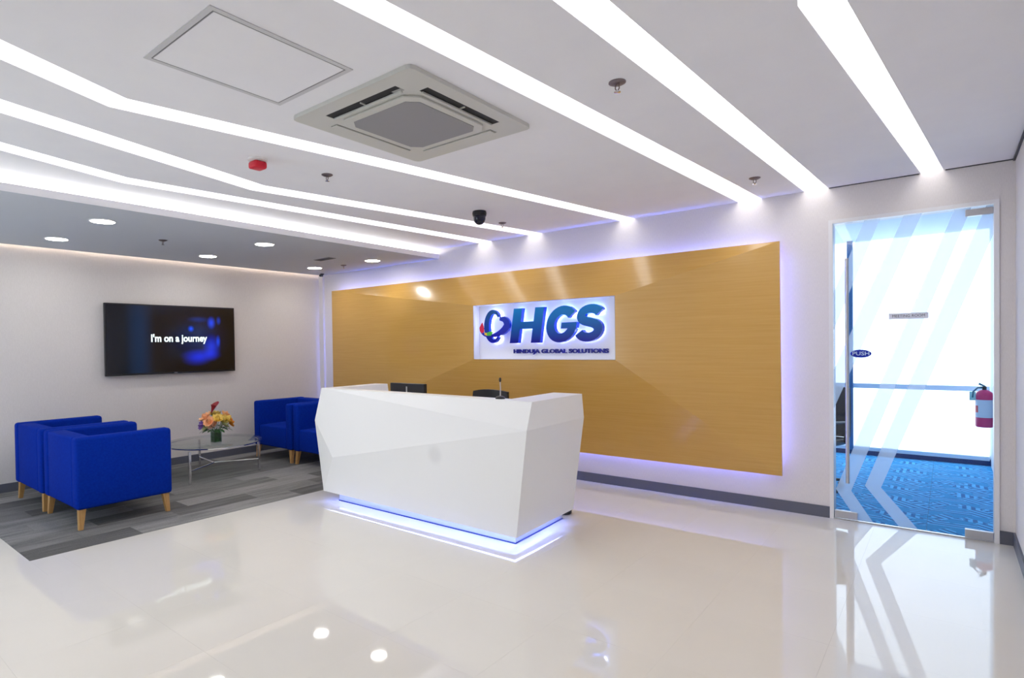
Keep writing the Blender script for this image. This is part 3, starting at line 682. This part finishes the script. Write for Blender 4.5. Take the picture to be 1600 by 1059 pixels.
lily.add(pts, [(i * nn + k, i * nn + (k + 1) % nn, (i + 1) * nn + (k + 1) % nn, (i + 1) * nn + k) for i in range(4) for k in range(nn)])
ll = obj('lily', lily, mat('lily_red', (.25, .003, .012), .35), bq, smooth=True); ll['label'] = 'tall dark red calla lily'
obj('stem', MB().tube([(0, 0, .02), (-.01, -.02, .2), tuple(lc - ax * .02)], .004, 6), stem_m, ll)
for i in range(26):
    t_ = 2 * math.pi * i / 26 + rnd.uniform(-.1, .1); r = rnd.uniform(.05, .10); mb = MB()
    d = Vector((math.cos(t_), math.sin(t_), rnd.uniform(-.35, .25))); petal(mb, Vector((math.cos(t_) * r, math.sin(t_) * r, .155 + rnd.uniform(-.01, .03))), d, Vector((0, 0, 1)), rnd.uniform(.07, .11), .035, -.2)
    obj('leaf', mb, leaf_m, bq, smooth=True)
# ------------------------------------------------------------------ television
tv = thing('television', 'wall-mounted flat television showing a dark screen with white caption', 'television', (XL, 3.315, 1.155))
TW, TH = 1.594, .848
obj('housing', MB().box(.035, .075, -TW / 2, TW / 2, 0, TH), M['black'], tv, bevel=.005)
obj('wall_mount', MB().box(0, .035, -.3, .3, .2, .6), M['dark'], tv)
# screen picture
sm = bpy.data.materials.new('screen_picture'); sm.use_nodes = True; N, L, b = nodes(sm)
b.inputs['Base Color'].default_value = (.003, .003, .006, 1); b.inputs['Roughness'].default_value = .12; b.inputs['Emission Strength'].default_value = 1
tc = N.new('ShaderNodeTexCoord'); sp = N.new('ShaderNodeSeparateXYZ'); L.new(tc.outputs['Object'], sp.inputs[0])
def blobn(cy, cz_, ry, rz_, pw=1.0):
    mp = N.new('ShaderNodeMapping'); mp.vector_type = 'POINT'; mp.inputs['Location'].default_value = (0, -cy / ry, -cz_ / rz_); mp.inputs['Scale'].default_value = (0, 1 / ry, 1 / rz_)
    ln = N.new('ShaderNodeVectorMath'); ln.operation = 'LENGTH'; L.new(tc.outputs['Object'], mp.inputs[0]); L.new(mp.outputs[0], ln.inputs[0])
    r_ = N.new('ShaderNodeMapRange'); r_.interpolation_type = 'SMOOTHSTEP'; r_.inputs[1].default_value = 1; r_.inputs[2].default_value = 0; r_.inputs[4].default_value = pw; L.new(ln.outputs['Value'], r_.inputs[0]); return r_
def addc(prev, node, col):
    mx = N.new('ShaderNodeMix'); mx.data_type = 'RGBA'; mx.blend_type = 'ADD'; mx.inputs[6].default_value = (0, 0, 0, 1)
    if prev is not None: L.new(prev.outputs[2], mx.inputs[6])
    mx.inputs[7].default_value = (*col, 1); L.new(node.outputs[0], mx.inputs['Factor']); return mx
# positions are in the TV's own metres: y from -0.8 (left) to 0.8, z from 0 to 0.85
p = addc(None, blobn(-.42, .45, .20, 1.6, .9), (.0, .012, .045))
p = addc(p, blobn(.33, .22, .30, .10, 1), (.0, .012, .55)); p = addc(p, blobn(.47, .32, .14, .20, 1), (.0, .02, .6)); p = addc(p, blobn(.27, .10 + .06, .22, .09, .8), (.0, .01, .38))
p = addc(p, blobn(.20, .56, .05, .05, 1), (.0, .07, .9)); p = addc(p, blobn(.47, .64, .07, .10, 1), (.0, .05, .8)); p = addc(p, blobn(.57, .67, .04, .07, .8), (.0, .04, .5)); p = addc(p, blobn(.56, .40, .04, .10, .9), (.0, .05, .7))
p = addc(p, blobn(.30, .68, .18, .05, .5), (.0, .04, .3)); p = addc(p, blobn(.35, .45, .42, .40, .6), (.0, .004, .05))
L.new(p.outputs[2], b.inputs['Emission Color'])
obj('screen', MB().box(.0751, .077, -TW / 2 + .016, TW / 2 - .016, .022, TH - .016), sm, tv)
me = text_mesh('caption', "I'm on a journey", .125, .0004, .0035, wscale=1.0)
wd = max(v.co.x for v in me.vertices) - min(v.co.x for v in me.vertices); me.transform(Matrix.Diagonal((.70 / wd, 1, 1, 1)))
me.transform(Matrix.Translation((.0778, .055, .435)) @ FACE_POS_X)
link('caption', me, emis('caption_white', (.85, 1, 1), 1.6), tv)
obj('badge', MB().box(.075, .0775, -.02, .02, .008, .014), M['steel'], tv)

# ------------------------------------------------------------------ ceiling fixtures
for x, y, lab in ((-5.52, 1.89, 'round downlight nearest the viewer on the cove side of the dropped ceiling'), (-6.70, 1.88, 'round downlight nearest the viewer, close to the television wall'), (-6.72, 3.43, 'round downlight above the television, middle of the wall-side row'),
                  (-5.55, 3.46, 'round downlight in the middle of the cove-side row'), (-6.71, 4.96, 'round downlight closest to the corner of the room'), (-5.64, 5.07, 'round downlight at the back wall end of the cove-side row')):
    t = thing('downlight', lab, 'light', (x, y, ZS), group='round downlights in the dropped ceiling')
    obj('trim_ring', MB().lathe([(.094, -.006), (.104, -.004), (.106, 0), (.094, -.0005)], n=32, caps=False), M['white_trim'], t, smooth=True)
    obj('diffuser', MB().lathe([(.094, -.004), (.09, -.0035), (.09, -.0005)], n=32), M['down'], t)
brass = mat('dull_metal', (.22, .18, .19), .4, .8)
for x, y, z, lab in ((-1.19, 2.63, ZC, 'largest ceiling sprinkler, between the two bright strips right of the air conditioner'), (-3.38, 2.62, ZC, 'ceiling sprinkler just right of the red alarm'), (-1.11, 4.86, ZC, 'ceiling sprinkler above the right end of the wood panel'),
                     (-3.43, 4.84, ZC, 'ceiling sprinkler right next to the black dome camera'), (-6.05, 2.62, ZS, 'sprinkler in the dropped ceiling above the television'), (-6.22, 5.07, ZS, 'sprinkler in the dropped ceiling between the two farthest downlights')):
    t = thing('sprinkler', lab, 'sprinkler', (x, y, z), group='ceiling sprinklers')
    obj('escutcheon', MB().lathe([(.040, 0), (.040, -.004), (.025, -.012), (.012, -.014)], n=20), brass, t, smooth=True)
    obj('frame', MB().tube([(.008, 0, -.012), (.010, 0, -.03), (0, 0, -.045)], .003, 6).tube([(-.008, 0, -.012), (-.010, 0, -.03), (0, 0, -.045)], .003, 6), brass, t)
    obj('deflector', MB().lathe([(.016, -.045), (.016, -.048), (.004, -.050)], n=14), M['chrome'], t)
t = thing('fire_alarm', 'red fire alarm unit on the white ceiling beside the long light strip', 'alarm', (-3.43, 2.10, ZC))
obj('base', MB().lathe([(.062, 0), (.062, -.012), (.05, -.018)], n=28), M['white_trim'], t, smooth=True)
obj('strobe', MB().box(-.045, .045, -.045, .045, -.065, -.018), M['red'], t, bevel=.014, seg=3, smooth=True)
t = thing('dome_camera', 'black dome security camera on the ceiling above the wood panel', 'security camera', (-3.29, 4.28, ZC))
obj('mount', MB().lathe([(.062, 0), (.066, -.02), (.062, -.045)], n=28), M['black'], t, smooth=True)
obj('dome', MB().lathe([(.056, -.045), (.055, -.075), (.046, -.10), (.028, -.118), (.006, -.125)], n=28), mat('smoked_dome', (.006, .006, .02), .08), t, smooth=True)
t = thing('corner_camera', 'tiny black camera tucked in the ceiling corner by the television wall', 'security camera', (-7.18, 5.44, ZS))
obj('mount', MB().lathe([(.03, 0), (.03, -.012)], n=16), M['black'], t); obj('barrel', MB().tube([(0, 0, -.026), (.03, -.06, -.034)], .018, 12), M['black'], t, smooth=True)
t = thing('ceiling_vent', 'small grey vent in the dropped ceiling near the farthest downlights', 'vent', (-5.95, 4.55, ZS))
obj('frame', MB().box(-.15, .15, -.06, .06, -.005, 0), mat('vent_grey', (.28, .28, .30), .6), t)
for k in range(4): obj('slat', MB().box(-.14, .14, -.045 + k * .026, -.033 + k * .026, -.008, -.005), M['gap'], t)
# access hatch
t = thing('ceiling_hatch', 'flush rectangular access hatch in the white ceiling', 'access panel', (-2.30, 1.385, ZC))
def ring(x0, x1, y0, y1, w_, z0, z1):
    return MB().box(x0, x1, y0, y0 + w_, z0, z1).box(x0, x1, y1 - w_, y1, z0, z1).box(x0, x0 + w_, y0 + w_, y1 - w_, z0, z1).box(x1 - w_, x1, y0 + w_, y1 - w_, z0, z1)
obj('frame', ring(-.285, .285, -.33, .33, .022, -.004, 0), mat('hatch_frame_grey', (.62, .62, .64), .6), t)
obj('gap', ring(-.262, .262, -.306, .306, .003, -.0045, 0), mat('hatch_gap', (.30, .30, .31), .7), t)
obj('hatch_door', MB().box(-.257, .257, -.301, .301, -.004, 0), M['paint'], t)
# cassette air conditioner
ac = thing('air_conditioner', 'square four-way cassette air conditioner in the white ceiling', 'air conditioner', (-2.225, 2.325, ZC)); ac.scale = (.97, 1.07, 1)
def chamfer(x0, x1, y0, y1, c): return [(x0 + c, y0), (x1 - c, y0), (x1, y0 + c), (x1, y1 - c), (x1 - c, y1), (x0 + c, y1), (x0, y1 - c), (x0, y0 + c)]
R2 = .455; so, si, sl = .375, .318, .27
# face plate as a ring of blocks leaving four air slots
fp = MB(); Z0, Z1 = -.020, -.0
fp.prism(chamfer(-si, si, -si, si, .0001), Z0, Z1)
for sgn in (-1, 1):
    fp.box(*sorted((sgn * so, sgn * R2)), -so, so, Z0, Z1); fp.box(-so, so, *sorted((sgn * so, sgn * R2)), Z0, Z1)
    for s2 in (-1, 1):
        fp.box(*sorted((sgn * si, sgn * so)), *sorted((s2 * sl, s2 * so)), Z0, Z1)
        fp.box(*sorted((sgn * sl, sgn * si)), *sorted((s2 * si, s2 * so)), Z0, Z1)
        fp.prism([(sgn * so, s2 * so), (sgn * R2, s2 * so), (sgn * R2, s2 * (R2 - .03)), (sgn * (R2 - .009), s2 * (R2 - .009)), (sgn * (R2 - .03), s2 * R2), (sgn * so, s2 * R2)], Z0, Z1)
obj('face_plate', fp, M['ac'], ac)
obj('duct', MB().box(-so, so, -so, so, -.006, -.001), M['dark'], ac)
for k in range(4):
    rot = Matrix.Rotation(math.pi / 2 * k, 3, 'Z')
    def rb(x0, x1, y0, y1, z0, z1, z0b=None):
        b_ = MB().box(x0, x1, y0, y1, z0, z1)
        b_.v = [tuple(rot @ Vector(v)) for v in b_.v]; return b_
    if k in (1, 2): obj('louvre', rb(si + .006, so - .006, -sl + .006, sl - .006, -.026, -.017), M['ac'], ac, bevel=.002)
    else:
        obj('slot_void', rb(si + .0005, so - .0005, -sl + .0005, sl - .0005, -.0185, -.007), M['dark'], ac)
        lv = obj('louvre', rb(si + .001, si + .014, -sl + .012, sl - .012, -.032, -.021), M['ac'], ac, bevel=.002)
        obj('pin', rb(si + .014, so - .012, -.004, .004, -.024, -.019), M['ac'], lv)
gf = obj('grille_frame', MB().prism(chamfer(-.29, .29, -.29, .29, .06), -.032, -.020), M['ac'], ac, bevel=.003)
obj('grille', MB().prism(chamfer(-.25, .25, -.25, .25, .05), -.034, -.032), M['ac_grille'], gf, bevel=.001)
obj('badge', MB().box(.21, .27, -.345, -.32, -.0215, -.020), mat('badge_grey', (.4, .4, .4), .4), ac)
